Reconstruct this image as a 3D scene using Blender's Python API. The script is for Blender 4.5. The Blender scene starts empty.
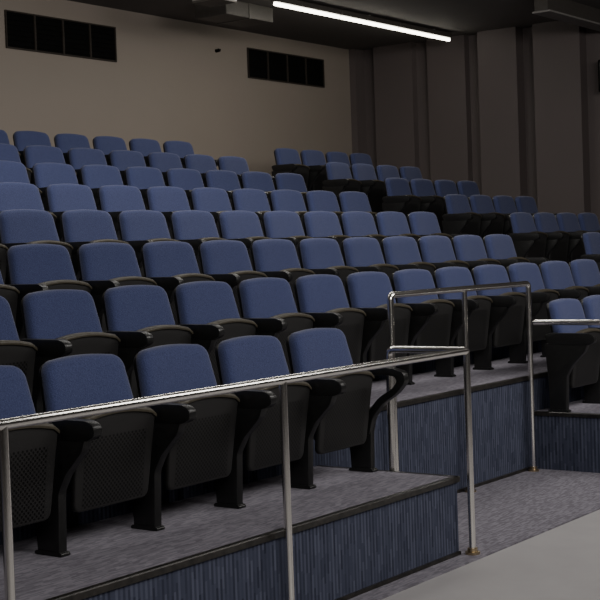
import bpy, bmesh, math
from mathutils import Matrix, Vector
scene=bpy.context.scene
COL=scene.collection

# ------------------------------------------------------------ materials
def new_mat(name):
    m=bpy.data.materials.new(name); m.use_nodes=True
    nt=m.node_tree; b=nt.nodes["Principled BSDF"]
    return m,nt,b
def noise_mat(name,c1,c2,scale=(1,1,1),nscale=20,detail=4,rough=.8,metal=0,bump=0,lo=.35,hi=.65,spec=.5,sheen=0):
    m,nt,b=new_mat(name)
    tc=nt.nodes.new("ShaderNodeTexCoord"); mp=nt.nodes.new("ShaderNodeMapping")
    mp.inputs["Scale"].default_value=scale
    n=nt.nodes.new("ShaderNodeTexNoise"); n.inputs["Scale"].default_value=nscale; n.inputs["Detail"].default_value=detail
    r=nt.nodes.new("ShaderNodeValToRGB")
    r.color_ramp.elements[0].position=lo; r.color_ramp.elements[0].color=(*c1,1)
    r.color_ramp.elements[1].position=hi; r.color_ramp.elements[1].color=(*c2,1)
    L=nt.links
    L.new(tc.outputs["Object"],mp.inputs["Vector"]); L.new(mp.outputs[0],n.inputs["Vector"])
    L.new(n.outputs["Fac"],r.inputs[0]); L.new(r.outputs[0],b.inputs["Base Color"])
    b.inputs["Roughness"].default_value=rough; b.inputs["Metallic"].default_value=metal
    b.inputs["Specular IOR Level"].default_value=spec
    if sheen: b.inputs["Sheen Weight"].default_value=sheen
    if bump:
        bp=nt.nodes.new("ShaderNodeBump"); bp.inputs["Strength"].default_value=bump; bp.inputs["Distance"].default_value=.005
        L.new(n.outputs["Fac"],bp.inputs["Height"]); L.new(bp.outputs[0],b.inputs["Normal"])
    return m
M_blue=noise_mat("blue_fabric",(.028,.036,.088),(.048,.058,.132),nscale=220,detail=2,rough=.95,bump=.45,spec=.1,sheen=.15)
M_black=noise_mat("black_plastic",(.006,.006,.006),(.009,.009,.009),nscale=40,rough=.38,spec=.4)
M_olive=noise_mat("olive_edge",(.034,.029,.020),(.048,.041,.028),nscale=60,rough=.5,spec=.4)
M_chrome=noise_mat("chrome",(.80,.78,.74),(.85,.83,.79),nscale=8,rough=.19,metal=1)
M_brass=noise_mat("brass",(.45,.36,.22),(.55,.44,.28),nscale=8,rough=.3,metal=1)
M_trim=noise_mat("dark_nosing",(.012,.011,.010),(.03,.027,.024),nscale=30,rough=.3,metal=.3)
M_wallb=noise_mat("taupe_wall_paint",(.200,.170,.143),(.206,.175,.147),nscale=1.5,rough=.6)
M_wallr=noise_mat("brown_wall_paint",(.078,.063,.061),(.082,.066,.064),nscale=1.5,rough=.65)
M_ceil=noise_mat("dark_ceiling",(.112,.103,.096),(.120,.110,.102),nscale=2,rough=.85)
M_floor=noise_mat("grey_stage_floor",(.262,.252,.256),(.282,.272,.274),nscale=6,rough=.5,lo=.3,hi=.7)
M_frame=noise_mat("vent_frame",(.020,.016,.013),(.026,.021,.017),nscale=10,rough=.7,spec=.2)
M_dark=noise_mat("vent_black",(.003,.003,.003),(.004,.004,.004),nscale=10,rough=.9,spec=.05)
M_grey=noise_mat("grey_metal",(.17,.16,.15),(.20,.19,.18),nscale=20,rough=.5)
M_duct=noise_mat("duct_metal",(.048,.043,.038),(.058,.052,.046),nscale=20,rough=.5)

def carpet(name,axis,c0,c1,c2,fa,fb,rib=0):
    m,nt,b=new_mat(name); L=nt.links
    tc=nt.nodes.new("ShaderNodeTexCoord"); sp=nt.nodes.new("ShaderNodeSeparateXYZ"); L.new(tc.outputs["Object"],sp.inputs[0])
    def mt(op,a,bv=None):
        k=nt.nodes.new("ShaderNodeMath");k.operation=op
        for i,v in enumerate((a,bv)):
            if v is None: continue
            if isinstance(v,(int,float)): k.inputs[i].default_value=v
            else: L.new(v,k.inputs[i])
        return k.outputs[0]
    if axis=='riser': u=mt("ADD",sp.outputs[0],sp.outputs[1]); v=sp.outputs[2]
    else: u=sp.outputs[1]; v=mt("ADD",sp.outputs[0],sp.outputs[2])
    ui=mt("FLOOR",mt("MULTIPLY",u,fa))
    w1=nt.nodes.new("ShaderNodeTexWhiteNoise"); w1.noise_dimensions='1D'; L.new(ui,w1.inputs["W"])
    vi=mt("FLOOR",mt("ADD",mt("MULTIPLY",v,fb),w1.outputs["Value"]))
    cb=nt.nodes.new("ShaderNodeCombineXYZ"); L.new(ui,cb.inputs[0]); L.new(vi,cb.inputs[1])
    w2=nt.nodes.new("ShaderNodeTexWhiteNoise"); w2.noise_dimensions='2D'; L.new(cb.outputs[0],w2.inputs["Vector"])
    alt=mt("FLOORED_MODULO",ui,2.0)
    val=mt("ADD",mt("MULTIPLY",w2.outputs["Value"],.85-rib),mt("ADD",mt("MULTIPLY",alt,rib),.08))
    r=nt.nodes.new("ShaderNodeValToRGB"); e=r.color_ramp.elements
    e[0].position=.1;e[0].color=(*c0,1);e[1].position=.9;e[1].color=(*c2,1)
    x=e.new(.5);x.color=(*c1,1)
    L.new(val,r.inputs[0]);L.new(r.outputs[0],b.inputs["Base Color"])
    b.inputs["Roughness"].default_value=1;b.inputs["Specular IOR Level"].default_value=.1
    return m
M_riser=carpet("riser_carpet",'riser',(.022,.025,.040),(.038,.043,.067),(.064,.070,.102),80,12,.40)
M_tread=carpet("tread_carpet",'tread',(.112,.105,.125),(.148,.139,.163),(.190,.180,.208),110,24)
M_aisle=carpet("aisle_carpet",'tread',(.102,.095,.112),(.134,.126,.147),(.172,.163,.188),110,24)

def perf():
    m,nt,b=new_mat("perforated_black_shell"); L=nt.links
    tc=nt.nodes.new("ShaderNodeTexCoord"); sp=nt.nodes.new("ShaderNodeSeparateXYZ")
    L.new(tc.outputs["Object"],sp.inputs[0])
    def mt(op,a,bv=None):
        k=nt.nodes.new("ShaderNodeMath");k.operation=op
        for i,v in enumerate((a,bv)):
            if v is None: continue
            if isinstance(v,(int,float)): k.inputs[i].default_value=v
            else: L.new(v,k.inputs[i])
        return k.outputs[0]
    sx=mt("SINE",mt("MULTIPLY",sp.outputs[0],300)); sz=mt("SINE",mt("MULTIPLY",sp.outputs[2],300))
    g=mt("GREATER_THAN",mt("MULTIPLY",sx,sz),.12)
    inx=mt("LESS_THAN",mt("ABSOLUTE",sp.outputs[0]),.17)
    inz=mt("MULTIPLY",mt("LESS_THAN",sp.outputs[2],.43),mt("GREATER_THAN",sp.outputs[2],.16))
    g=mt("MULTIPLY",g,mt("MULTIPLY",inx,inz))
    mx=nt.nodes.new("ShaderNodeMix");mx.data_type='RGBA'
    L.new(g,mx.inputs[0]); mx.inputs[6].default_value=(.016,.0155,.0155,1); mx.inputs[7].default_value=(.0008,.0008,.0008,1)
    L.new(mx.outputs[2],b.inputs["Base Color"]); b.inputs["Roughness"].default_value=.5;b.inputs["Specular IOR Level"].default_value=.22
    return m
M_perf=perf()
def emit(name,c,s):
    m,nt,b=new_mat(name)
    b.inputs["Base Color"].default_value=(*c,1)
    b.inputs["Emission Color"].default_value=(*c,1); b.inputs["Emission Strength"].default_value=s
    return m
M_tube=emit("fluorescent_tube",(1,.95,.82),11)

# ------------------------------------------------------------ helpers
def mk(name,bm,mat,smooth=False,parent=None,loc=(0,0,0)):
    bmesh.ops.recalc_face_normals(bm,faces=bm.faces)
    me=bpy.data.meshes.new(name); bm.to_mesh(me); bm.free()
    me.materials.append(mat)
    if smooth:
        for p in me.polygons: p.use_smooth=True
        try: me.set_sharp_from_angle(angle=math.radians(45))
        except Exception: pass
    o=bpy.data.objects.new(name,me); COL.objects.link(o); o.location=loc
    if parent: o.parent=parent
    return o
def box_bm(lo,hi,bev=0,bm=None):
    own=bm is None
    b=bmesh.new()
    v=[b.verts.new((x,y,z)) for x in (lo[0],hi[0]) for y in (lo[1],hi[1]) for z in (lo[2],hi[2])]
    for f in ((0,1,3,2),(4,6,7,5),(0,4,5,1),(2,3,7,6),(0,2,6,4),(1,5,7,3)): b.faces.new([v[i] for i in f])
    if bev: bmesh.ops.bevel(b,geom=b.edges[:],offset=bev,segments=2,affect='EDGES',profile=.6)
    if own: return b
    merge(bm,b); return bm
def merge(bm,b):
    bmesh.ops.recalc_face_normals(b,faces=b.faces)
    me=bpy.data.meshes.new("tmp"); b.to_mesh(me); b.free(); bm.from_mesh(me); bpy.data.meshes.remove(me)
def prism(pts,axis,a,b_,bev=0):
    b=bmesh.new()
    def P(p,t): return (t,p[0],p[1]) if axis=='x' else ((p[0],t,p[1]) if axis=='y' else (p[0],p[1],t))
    A=[b.verts.new(P(p,a)) for p in pts]; B=[b.verts.new(P(p,b_)) for p in pts]
    b.faces.new(A); b.faces.new(B[::-1])
    n=len(pts)
    for i in range(n): b.faces.new((A[i],B[i],B[(i+1)%n],A[(i+1)%n]))
    bmesh.ops.recalc_face_normals(b,faces=b.faces)
    if bev: bmesh.ops.bevel(b,geom=b.edges[:],offset=bev,segments=2,affect='EDGES',profile=.6)
    return b
def empty(name,loc,label,cat,group=None):
    e=bpy.data.objects.new(name,None); e.empty_display_size=.1; COL.objects.link(e); e.location=loc
    e["label"]=label; e["category"]=cat
    if group: e["group"]=group
    return e
def rounded_path(pts,r=.06,seg=6):
    out=[Vector(pts[0])]
    for i in range(1,len(pts)-1):
        p=Vector(pts[i]);A=Vector(pts[i-1])-p;C=Vector(pts[i+1])-p
        rr=min(r,A.length*.45,C.length*.45)
        s=p+A.normalized()*rr;e=p+C.normalized()*rr
        for k in range(seg+1):
            t=k/seg
            out.append(s*(1-t)**2+p*2*t*(1-t)+e*t*t)
    out.append(Vector(pts[-1])); return out
def tube(path,r=.02,n=14,sx=1.0):
    b=bmesh.new(); rings=[]
    N=len(path)
    t0=(path[1]-path[0]).normalized()
    u=t0.orthogonal().normalized()
    for i,p in enumerate(path):
        if i==0:t=path[1]-path[0]
        elif i==N-1:t=path[-1]-path[-2]
        else:t=(path[i+1]-path[i]).normalized()+(path[i]-path[i-1]).normalized()
        t.normalize(); u=(u-t*u.dot(t)).normalized(); w=t.cross(u)
        rings.append([b.verts.new(p+(u*math.cos(2*math.pi*k/n)+w*math.sin(2*math.pi*k/n))*r) for k in range(n)])
    for i in range(N-1):
        for k in range(n): b.faces.new((rings[i][k],rings[i][(k+1)%n],rings[i+1][(k+1)%n],rings[i+1][k]))
    b.faces.new(rings[0][::-1]);b.faces.new(rings[-1]); return b
def pillow(outline,rings,fn,fill=(.66,.33)):
    cx=sum(p[0] for p in outline)/len(outline); cz=sum(p[1] for p in outline)/len(outline)
    b=bmesh.new(); R=[]; n=len(outline)
    hw=max(abs(p[0]-cx) for p in outline); hz=max(abs(p[1]-cz) for p in outline)
    seq=[(rings[0][0],s,rings[0][1]) for s in reversed(fill)]+[(i,1,y) for i,y in rings]+[(rings[-1][0],s,rings[-1][1]) for s in fill]
    for ins,s,y in seq:
        ring=[]
        for x,z in outline:
            X=(x-cx)*(1-ins/hw)*s+cx; Z=(z-cz)*(1-ins/hz)*s+cz
            ring.append(b.verts.new(fn(X,y,Z)))
        R.append(ring)
    for a,c in zip(R[:-1],R[1:]):
        for k in range(n): b.faces.new((a[k],a[(k+1)%n],c[(k+1)%n],c[k]))
    for ring,y in ((R[0],rings[0][1]),(R[-1],rings[-1][1])):
        c=b.verts.new(fn(cx,y,cz))
        for k in range(n): b.faces.new((c,ring[k],ring[(k+1)%n]))
    return b

# ------------------------------------------------------------ room shell
X0,X1,Y0,Y1,ZC=-3.0,16.21,-4.0,10.75,4.30
def struct(name,lo,hi,mat,label,cat):
    o=mk(name,box_bm(lo,hi),mat); o["kind"]="structure"; o["label"]=label; o["category"]=cat; return o
struct("floor",(X0,Y0,-.1),(X1,Y1,0),M_floor,"smooth grey stage floor in front of the seating","floor")
struct("ceiling",(X0-.1,Y0-.1,ZC),(X1+.1,Y1+.1,ZC+.1),M_ceil,"dark painted auditorium ceiling","ceiling")
struct("wall_back",(X0-.1,Y1,-.1),(X1+.1,Y1+.12,ZC),M_wallb,"plain taupe painted rear wall of the auditorium","wall")
struct("wall_front",(X0-.1,Y0-.12,-.1),(X1+.1,Y0,ZC),M_wallr,"brown painted stage end wall","wall")
struct("wall_right",(X1,Y0,-.1),(X1+.12,Y1,ZC),M_wallr,"dark brown side wall with shallow pilasters","wall")
struct("wall_left",(X0-.12,Y0,-.1),(X0,Y1,ZC),M_wallr,"dark brown side wall","wall")
k=1
for (a,b_,d) in ((9.80,10.42,.12),(8.98,9.56,.12),(8.18,8.74,.20),(7.30,7.94,.20),(5.9,6.7,.20)):
    struct("trim_%d"%k,(X1-d,a,0),(X1,b_,ZC),M_wallr,"dark brown painted wall pilaster from floor to ceiling","pilaster"); k+=1
struct("trim_%d"%k,(15.98,Y1-.10,0),(X1,Y1,ZC),M_wallr,"narrow corner pilaster beside the rear wall","pilaster")

# ------------------------------------------------------------ row data
def rowY(n): return 3.8908+.8487*n+.045
def topZ(n): return 1.1254+.2341*n-.0003*n*n
def platZ(n): return topZ(n)-.733 if n else .387
def platY(n): return 3.318+.84*n if n<=1 else 3.318+.84+.8487*(n-1)
SP=.53
left={0:(3.838,4,2),1:(4.531,12,2),2:(5.208,11,1),3:(5.907,10,1),4:(6.589,9,1),5:(7.256,8,1),6:(7.951,7,1),7:(9.134,5,1)}
right={0:(8.50,4),1:(12.30,2),2:(12.46,3),3:(12.612,4),4:(12.787,4),5:(12.958,4),6:(13.042,4),7:(13.214,4)}

# ------------------------------------------------------------ platforms
def platform(x0,x1,n,label="",side=None):
    z=platZ(n); y0=platY(n)
    y1=platY(n+1)-.013 if n<7 else Y1-.005
    g=empty("seating_platform",(x0,y0,0),label,"platform","carpeted seating platforms")
    w=x1-x0; dd=y1-y0
    mk("riser",box_bm((0.004,0.004,0.0),(w-.004,dd,z-.02)),M_riser,parent=g)
    mk("tread",box_bm((0,0.0,z-.02),(w,dd,z)),M_tread,parent=g)
    h=.026
    P=lambda s,o:[(o-s*.008,z-h),(o+s*.003,z-h),(o+s*.003,z+.0003),(o+s*.022,z+.0003),(o+s*.022,z+.001),(o-s*.004,z+.001),(o-s*.008,z-.003)]
    b=prism(P(1,0),'x',0,w)
    if side=="right": merge(b,prism(P(-1,w),'y',-.008,dd))
    if side=="left": merge(b,prism(P(1,0),'y',-.008,dd))
    mk("nosing",b,M_trim,parent=g)["label"]="dark metal edge nosing"
    mk("baseboard_strip",box_bm((0,-.006,0),(w,.004,.025)),M_trim,parent=g)
    return g
platform(0.6,5.749,0,label="lowest carpeted platform with blue striped riser and dark nosing",side="right")
platform(8.216,15.75,0,label="low carpeted platform across the entrance gap with dark nosing",side="left")
for n in range(1,8):
    platform(0.6,15.72,n,label="carpeted stepped seating tier with blue striped riser")
b=box_bm((0.6,3.2,0),(15.7,3.31,.008)); box_bm((5.76,3.31,0),(8.20,4.146,.008),bm=b)
c=mk("carpet",b,M_aisle); c["label"]="grey purple carpet laid on the floor before the platforms"; c["category"]="carpet"
for n in range(2,8):
    xm=(left[n][0]+SP*(left[n][1]-1)+.3+right[n][0]-.3)/2
    s=mk("aisle_step",box_bm((xm-.42,platY(n)-.30,platZ(n-1)+.001),(xm+.42,platY(n)-.010,platZ(n-1)+.12),.006),M_tread)
    s["label"]="small carpeted half step in the sloping aisle"; s["category"]="step"; s["group"]="aisle half steps"

# ------------------------------------------------------------ chair parts
TOP=.733
def arc_outline(hw_b,hw_t,z0,z1,r,crown,nb=6,rb=.03):
    pts=[]
    def corner(cx,cz,rad,a0,a1,m):
        for i in range(m+1):
            a=math.radians(a0+(a1-a0)*i/m); pts.append((cx+rad*math.cos(a),cz+rad*math.sin(a)))
    corner(-hw_b+rb,z0+rb,rb,180,270,3)
    corner(hw_b-rb,z0+rb,rb,270,360,3)
    for t in (.33,.66): pts.append((hw_b+(hw_t-hw_b)*t,z0+rb+(z1-r-z0-rb)*t))
    corner(hw_t-r,z1-r-crown,r,0,80,nb)
    for i in range(1,8):
        x=(hw_t-r)*(1-2*i/8); pts.append((x,z1-crown*(x/(hw_t-r))**2))
    corner(-hw_t+r,z1-r-crown,r,100,180,nb)
    for t in (.66,.33): pts.append((-hw_b-(hw_t-hw_b)*t,z0+rb+(z1-r-z0-rb)*t))
    return pts
def back_fn(X,y,Z):
    return (X,y-(TOP-Z)*.23-.12*X*X,Z)
ol=arc_outline(.240,.212,.34,TOP,.060,.009,nb=8)
bm_back=pillow(ol,[(.006,-.004),(0,-.014),(0,-.036),(.006,-.050),(.020,-.058),(.045,-.062)],back_fn)
bm_shell=pillow(arc_outline(.225,.205,.22,TOP-.012,.055,.008),[(.02,.024),(.006,.020),(0,.012),(0,-.003)],back_fn)
def seat_fn(X,y,Z):
    t=(.515-Z)/.42
    return (X,y-.150+.055*t,Z)
so=arc_outline(.205,.219,.148,.522,.030,.026,nb=4,rb=.03)
bm_pan=pillow(so,[(.03,-.042),(.004,-.044),(0,-.052),(0,-.066),(.003,-.070),(.008,-.071)],seat_fn)
bm_cush=pillow(arc_outline(.175,.212,.20,.510,.035,.026,nb=4,rb=.05),[(.03,.012),(.008,.006),(0,-.004),(0,-.040)],seat_fn)
def rim():
    b=bmesh.new(); N=16; rings=[]
    for i in range(N+1):
        x=-.217+.434*i/N; z=.524-.030*(x/.217)**2-(.012 if i in(0,N) else 0)
        prof=[(-.030,-.020),(-.030,.004),(-.040,.008),(-.066,.008),(-.078,.002),(-.081,-.006),(-.079,-.012)]
        rings.append([b.verts.new(seat_fn(x,py,z+pz)) for py,pz in prof])
    for a,c in zip(rings[:-1],rings[1:]):
        for k in range(len(a)-1): b.faces.new((a[k],a[k+1],c[k+1],c[k]))
    b.faces.new(rings[0]);b.faces.new(rings[-1][::-1])
    return b
bm_rim=rim()
def smooth_poly(P,r=.02):
    Q=[]
    n=len(P)
    for i in range(n):
        p=Vector(P[i]);a=Vector(P[i-1])-p;c=Vector(P[(i+1)%n])-p
        rr=min(r,a.length*.4,c.length*.4)
        s=p+a.normalized()*rr;e=p+c.normalized()*rr
        for k in range(4):
            t=k/3; Q.append(tuple(s*(1-t)**2+p*2*t*(1-t)+e*t*t))
    return Q
armP=smooth_poly([(-.02,.505),(-.06,.520),(-.34,.518),(-.375,.498),(-.375,.46),(-.33,.440),(-.05,.440)],.022)
panelP=smooth_poly([(-.02,.45),(-.325,.45),(-.305,.40),(-.215,.31),(-.175,.24),(-.165,.0),(-.050,.0),(-.040,.24)],.015)
footP=smooth_poly([(-.180,.0),(-.036,.0),(-.036,.010),(-.046,.016),(-.17,.016),(-.180,.010)],.004)
bm_arm=prism(armP,'x',-.0235,.0235,.006)
bm_leg=prism(panelP,'x',-.021,.021,.004)
bm_foot=prism(footP,'x',-.0235,.0235)
bm_piv=tube([Vector((-.238,-.045,.27)),Vector((.238,-.045,.27))],.014,10)
# open curved arm for row ends: flat bar bent into a hook
def hook():
    out=[(-.02,.520),(-.30,.525),(-.375,.505),(-.385,.455),(-.33,.395),(-.25,.345),(-.185,.27),(-.165,.18),
         (-.125,.18),(-.145,.285),(-.225,.375),(-.305,.42),(-.335,.455),(-.325,.480),(-.28,.487),(-.02,.480)]
    return prism(smooth_poly(out,.03),'x',-.0235,.0235,.006)
bm_hook=hook()
bm_post=prism(smooth_poly([(-.04,.50),(-.085,.50),(-.10,.28),(-.172,.22),(-.165,.0),(-.050,.0),(-.030,.24)],.015),'x',-.018,.018,.004)

def tmpl(name,bm,mat,smooth=True):
    bmesh.ops.recalc_face_normals(bm,faces=bm.faces)
    me=bpy.data.meshes.new(name); bm.to_mesh(me); bm.free(); me.materials.append(mat)
    for p in me.polygons:p.use_smooth=smooth
    me.set_sharp_from_angle(angle=math.radians(50))
    return me
T={"backrest":tmpl("backrest",bm_back,M_blue),"backrest_shell":tmpl("backrest_shell",bm_shell,M_black),
"seat":tmpl("seat",bm_pan,M_perf),"seat_cushion":tmpl("seat_cushion",bm_cush,M_blue),"seat_edge":tmpl("seat_edge",bm_rim,M_olive),
"armrest":tmpl("armrest",bm_arm,M_black),"leg":tmpl("leg",bm_leg,M_black),"foot":tmpl("foot",bm_foot,M_black),"hinge_bar":tmpl("hinge_bar",bm_piv,M_black),
"armrest_open":tmpl("armrest_open",bm_hook,M_black),"leg_end":tmpl("leg_end",bm_post,M_black)}
PL={"seat":"folded-up perforated black seat shell","seat_edge":"olive brown front edge of seat","backrest":"blue upholstered backrest"}
def part(nm,parent,loc=(0,0,0),mesh=None):
    o=bpy.data.objects.new(nm,T[mesh or nm]); COL.objects.link(o); o.parent=parent; o.location=loc
    if nm in PL:o["label"]=PL[nm]
    return o
def chair(x,y,z,first,last,where,openend=False):
    lab="blue upholstered tip-up chair with black arms, "+where
    g=empty("auditorium_chair",(x,y,z+.0015),lab,"chair","blue auditorium chairs in tiered rows")
    bk=part("backrest",g); part("backrest_shell",bk)
    st=part("seat",g); part("seat_cushion",st); part("seat_edge",st)
    part("hinge_bar",g)
    sides=[-SP/2]+([SP/2] if last else [])
    for s in sides:
        if openend and s>0:
            a=part("armrest",g,(s,0,0),"armrest_open"); a["label"]="open curved black end armrest"
            lg=part("leg",g,(s,0,0),"leg_end")
        else:
            part("armrest",g,(s,0,0)); lg=part("leg",g,(s,0,0))
        part("foot",lg)
where={0:"front row",1:"second row",2:"middle row",3:"middle row",4:"middle row",5:"upper row",6:"upper row",7:"top row"}
for n,(x0,cnt,ext) in left.items():
    lo=-ext
    for i in range(lo,cnt):
        w=where[n]
        if i==cnt-1: w+=" aisle end"
        chair(x0+SP*i,rowY(n),platZ(n),i==lo,i==cnt-1,w,n==0)
for n,(x0,cnt) in right.items():
    for i in range(cnt):
        w=where[n]
        if i==0: w+=" beside aisle"
        chair(x0+SP*i,rowY(n)+(.14 if n==0 else 0),platZ(n),i==0,i==cnt-1,w)

# ------------------------------------------------------------ handrails
def flange(bm,x,y,z=0):
    merge(bm,tube([Vector((x,y,z)),Vector((x,y,z+.012))],.036,20)); merge(bm,tube([Vector((x,y,z+.012)),Vector((x,y,z+.03))],.025,16))
def rail(name,paths,posts,label,rad=.06):
    ox,oy=posts[0][0],posts[0][1]
    g=empty(name,(ox,oy,0),label,"handrail")
    O=Vector((ox,oy,0))
    for p in paths: mk("top_rail",tube([q-O for q in rounded_path(p,rad)],.0180,24),M_chrome,True,g)
    for (x,y,z0,z1) in posts:
        po=mk("post",tube([Vector((x,y,z0))-O,Vector((x,y,z1))-O],.0165,24),M_chrome,True,g)
        b=bmesh.new(); flange(b,x-O.x,y-O.y,z0); mk("base_flange",b,M_brass,True,po)
RZ=.993
rail("handrail",[[(0.9,3.267,RZ),(5.797,3.267,RZ),(5.797,3.72,RZ),(5.797,3.72,.02)]],
  [(x,3.267,.008,RZ) for x in (5.781,4.31,2.865,1.42)],"polished chrome handrail along the lowest platform front",.035)
rail("handrail",[[(6.43,4.105,.02),(6.43,4.105,1.24),(8.105,4.105,1.24),(8.105,4.105,.02)]],
  [(6.43,4.105,.008,.2),(7.26,4.105,.008,1.24),(8.105,4.105,.008,.2)],"chrome guard rail in front of the second tier",.03)
rail("handrail",[[(8.115,4.075,.985),(8.115,3.267,.985),(12.0,3.267,.985)]],
  [(8.115,3.30,.008,.97),(9.6,3.267,.008,.985),(11.0,3.267,.008,.985)],"chrome handrail around the low platform by the entrance",.035)

# ------------------------------------------------------------ vents
def vent(x0,x1,z0,z1,n):
    g=empty("air_vent",(x0,Y1,z0),"dark rectangular louvred air vent high on rear wall","vent","rear wall air vents")
    w,h=x1-x0,z1-z0; t=.015
    b=box_bm((0,-.02,0),(w,0,t)); box_bm((0,-.02,h-t),(w,0,h),bm=b); box_bm((0,-.02,t),(t,0,h-t),bm=b); box_bm((w-t,-.02,t),(w,0,h-t),bm=b)
    for i in range(1,n): box_bm((w*i/n-.012,-.02,t),(w*i/n+.012,-.002,h-t),bm=b)
    mk("frame",b,M_frame,parent=g)
    mk("back_panel",box_bm((t,-.004,t),(w-t,-.001,h-t)),M_dark,parent=g)
    b=bmesh.new()
    for i in range(7):
        z=t+(h-2*t)*(i+.5)/7
        merge(b,prism([(-.012,z-.003),(-.010,z-.004),(-.005,z+.002),(-.007,z+.003)],'x',t,w-t))
    mk("louvre",b,M_dark,parent=g)
vent(9.68,11.30,3.70,4.09,4); vent(13.68,15.34,3.72,4.10,4)
o=mk("wall_hook",tube([Vector((13.07,Y1,4.0)),Vector((13.07,Y1-.05,4.0)),Vector((13.07,Y1-.055,4.02))],.022,12),M_dark,True)
o["label"]="tiny black round fitting fixed on the rear wall";o["category"]="wall fitting"

# ------------------------------------------------------------ ceiling fixtures
g=empty("fluorescent_light",(11.95,9.0,4.2),"long glowing fluorescent batten light under the ceiling","ceiling light")
L3=3.8/3
for i in range(3):
    mk("housing",box_bm((i*L3+.01,-.04,.02),((i+1)*L3-.01,.04,.08),.008),M_duct,parent=g)
    mk("tube",tube([Vector((i*L3+.025,0,0)),Vector(((i+1)*L3-.025,0,0))],.021,12),M_tube,True,g)
for i in (.4,1.9,3.4): mk("hanger",box_bm((i-.01,-.01,.08),(i+.01,.01,.10)),M_grey,parent=g)
g=empty("projector",(10.9,9.05,4.09),"dark ceiling projector hanging on a bracket","projector")
mk("body",box_bm((-.05,-.18,0),(.26,.18,.12),.02),M_duct,parent=g)
mk("lens",tube([Vector((.12,-.18,.06)),Vector((.12,-.23,.06))],.035,16),M_dark,True,g)
mk("bracket",box_bm((.10,-.03,.12),(.15,.03,.21)),M_grey,parent=g)
mk("side_panel",box_bm((-.07,-.15,.02),(-.05,.15,.10)),M_grey,parent=g)
g=empty("ceiling_duct",(11.75,9.5,4.13),"dark rectangular duct box below the ceiling","duct")
mk("body",box_bm((0,0,0),(.85,.45,.17),.01),M_duct,parent=g)
mk("seam_flange",box_bm((.40,-.008,-.008),(.43,.458,.165)),M_duct,parent=g)
g=empty("ceiling_beam",(14.2,6.85,4.12),"dark steel beam running under the ceiling","beam")
mk("body",box_bm((0,0,0),(2.0,.16,.18),.004),M_duct,parent=g)
mk("flange",box_bm((0,-.03,-.02),(2.0,.19,0)),M_grey,parent=g)
g=empty("wall_speaker",(16.09,6.90,3.55),"small dark loudspeaker fixed to the side wall","speaker")
mk("body",box_bm((-.1,-.16,-.2),(.12,.16,.2),.02),M_dark,parent=g)
mk("grille",box_bm((-.115,-.13,-.17),(-.10,.13,.17),.004),M_black,parent=g)

# ------------------------------------------------------------ lights
def area(loc,target,sx,sy,pw,col):
    l=bpy.data.lights.new("lamp",'AREA');l.shape='RECTANGLE';l.size=sx;l.size_y=sy;l.energy=pw;l.color=col
    o=bpy.data.objects.new("stage_and_fill_lamp",l);COL.objects.link(o);o.location=loc
    d=Vector(target)-Vector(loc); o.rotation_euler=d.to_track_quat('-Z','Y').to_euler()
    o["label"]="white area lamp under the ceiling";o["category"]="lamp"
area((2.5,-1.0,4.0),(8,6.5,1.2),4.5,2.0,400,(1,.965,.925))
area((8.5,1.0,4.0),(10,6,.9),4.5,2.0,290,(1,.965,.925))
area((12.0,8.7,4.18),(12,8.7,0),3.8,.2,35,(1,.96,.88))  # narrow strip close to the fluorescent batten, above the upper rows
area((7,6.3,4.22),(7.5,8,0),7,.6,160,(1,.965,.91))  # added fill over the middle rows, no fixture there; brightens the upper seats
w=bpy.data.worlds.new("world");scene.world=w;w.use_nodes=True
w.node_tree.nodes["Background"].inputs[0].default_value=(.9,.9,1,1);w.node_tree.nodes["Background"].inputs[1].default_value=.05

# ------------------------------------------------------------ camera
f,H,yaw,pi,ro=1372,1.4922,.6339,.0343,.0355
d=Vector((math.cos(yaw),math.sin(yaw),0));r=Vector((math.sin(yaw),-math.cos(yaw),0));u=Vector((0,0,1))
F=d*math.cos(pi)-u*math.sin(pi);U0=d*math.sin(pi)+u*math.cos(pi)
Rt=r*math.cos(ro)-U0*math.sin(ro);Up=r*math.sin(ro)+U0*math.cos(ro)
m=Matrix((( Rt.x,Up.x,-F.x,0),(Rt.y,Up.y,-F.y,0),(Rt.z,Up.z,-F.z,H),(0,0,0,1)))
cd=bpy.data.cameras.new("camera");cd.sensor_width=36;cd.lens=36*f/600;cd.clip_end=100
co=bpy.data.objects.new("camera",cd);COL.objects.link(co);co.matrix_world=m
scene.camera=co
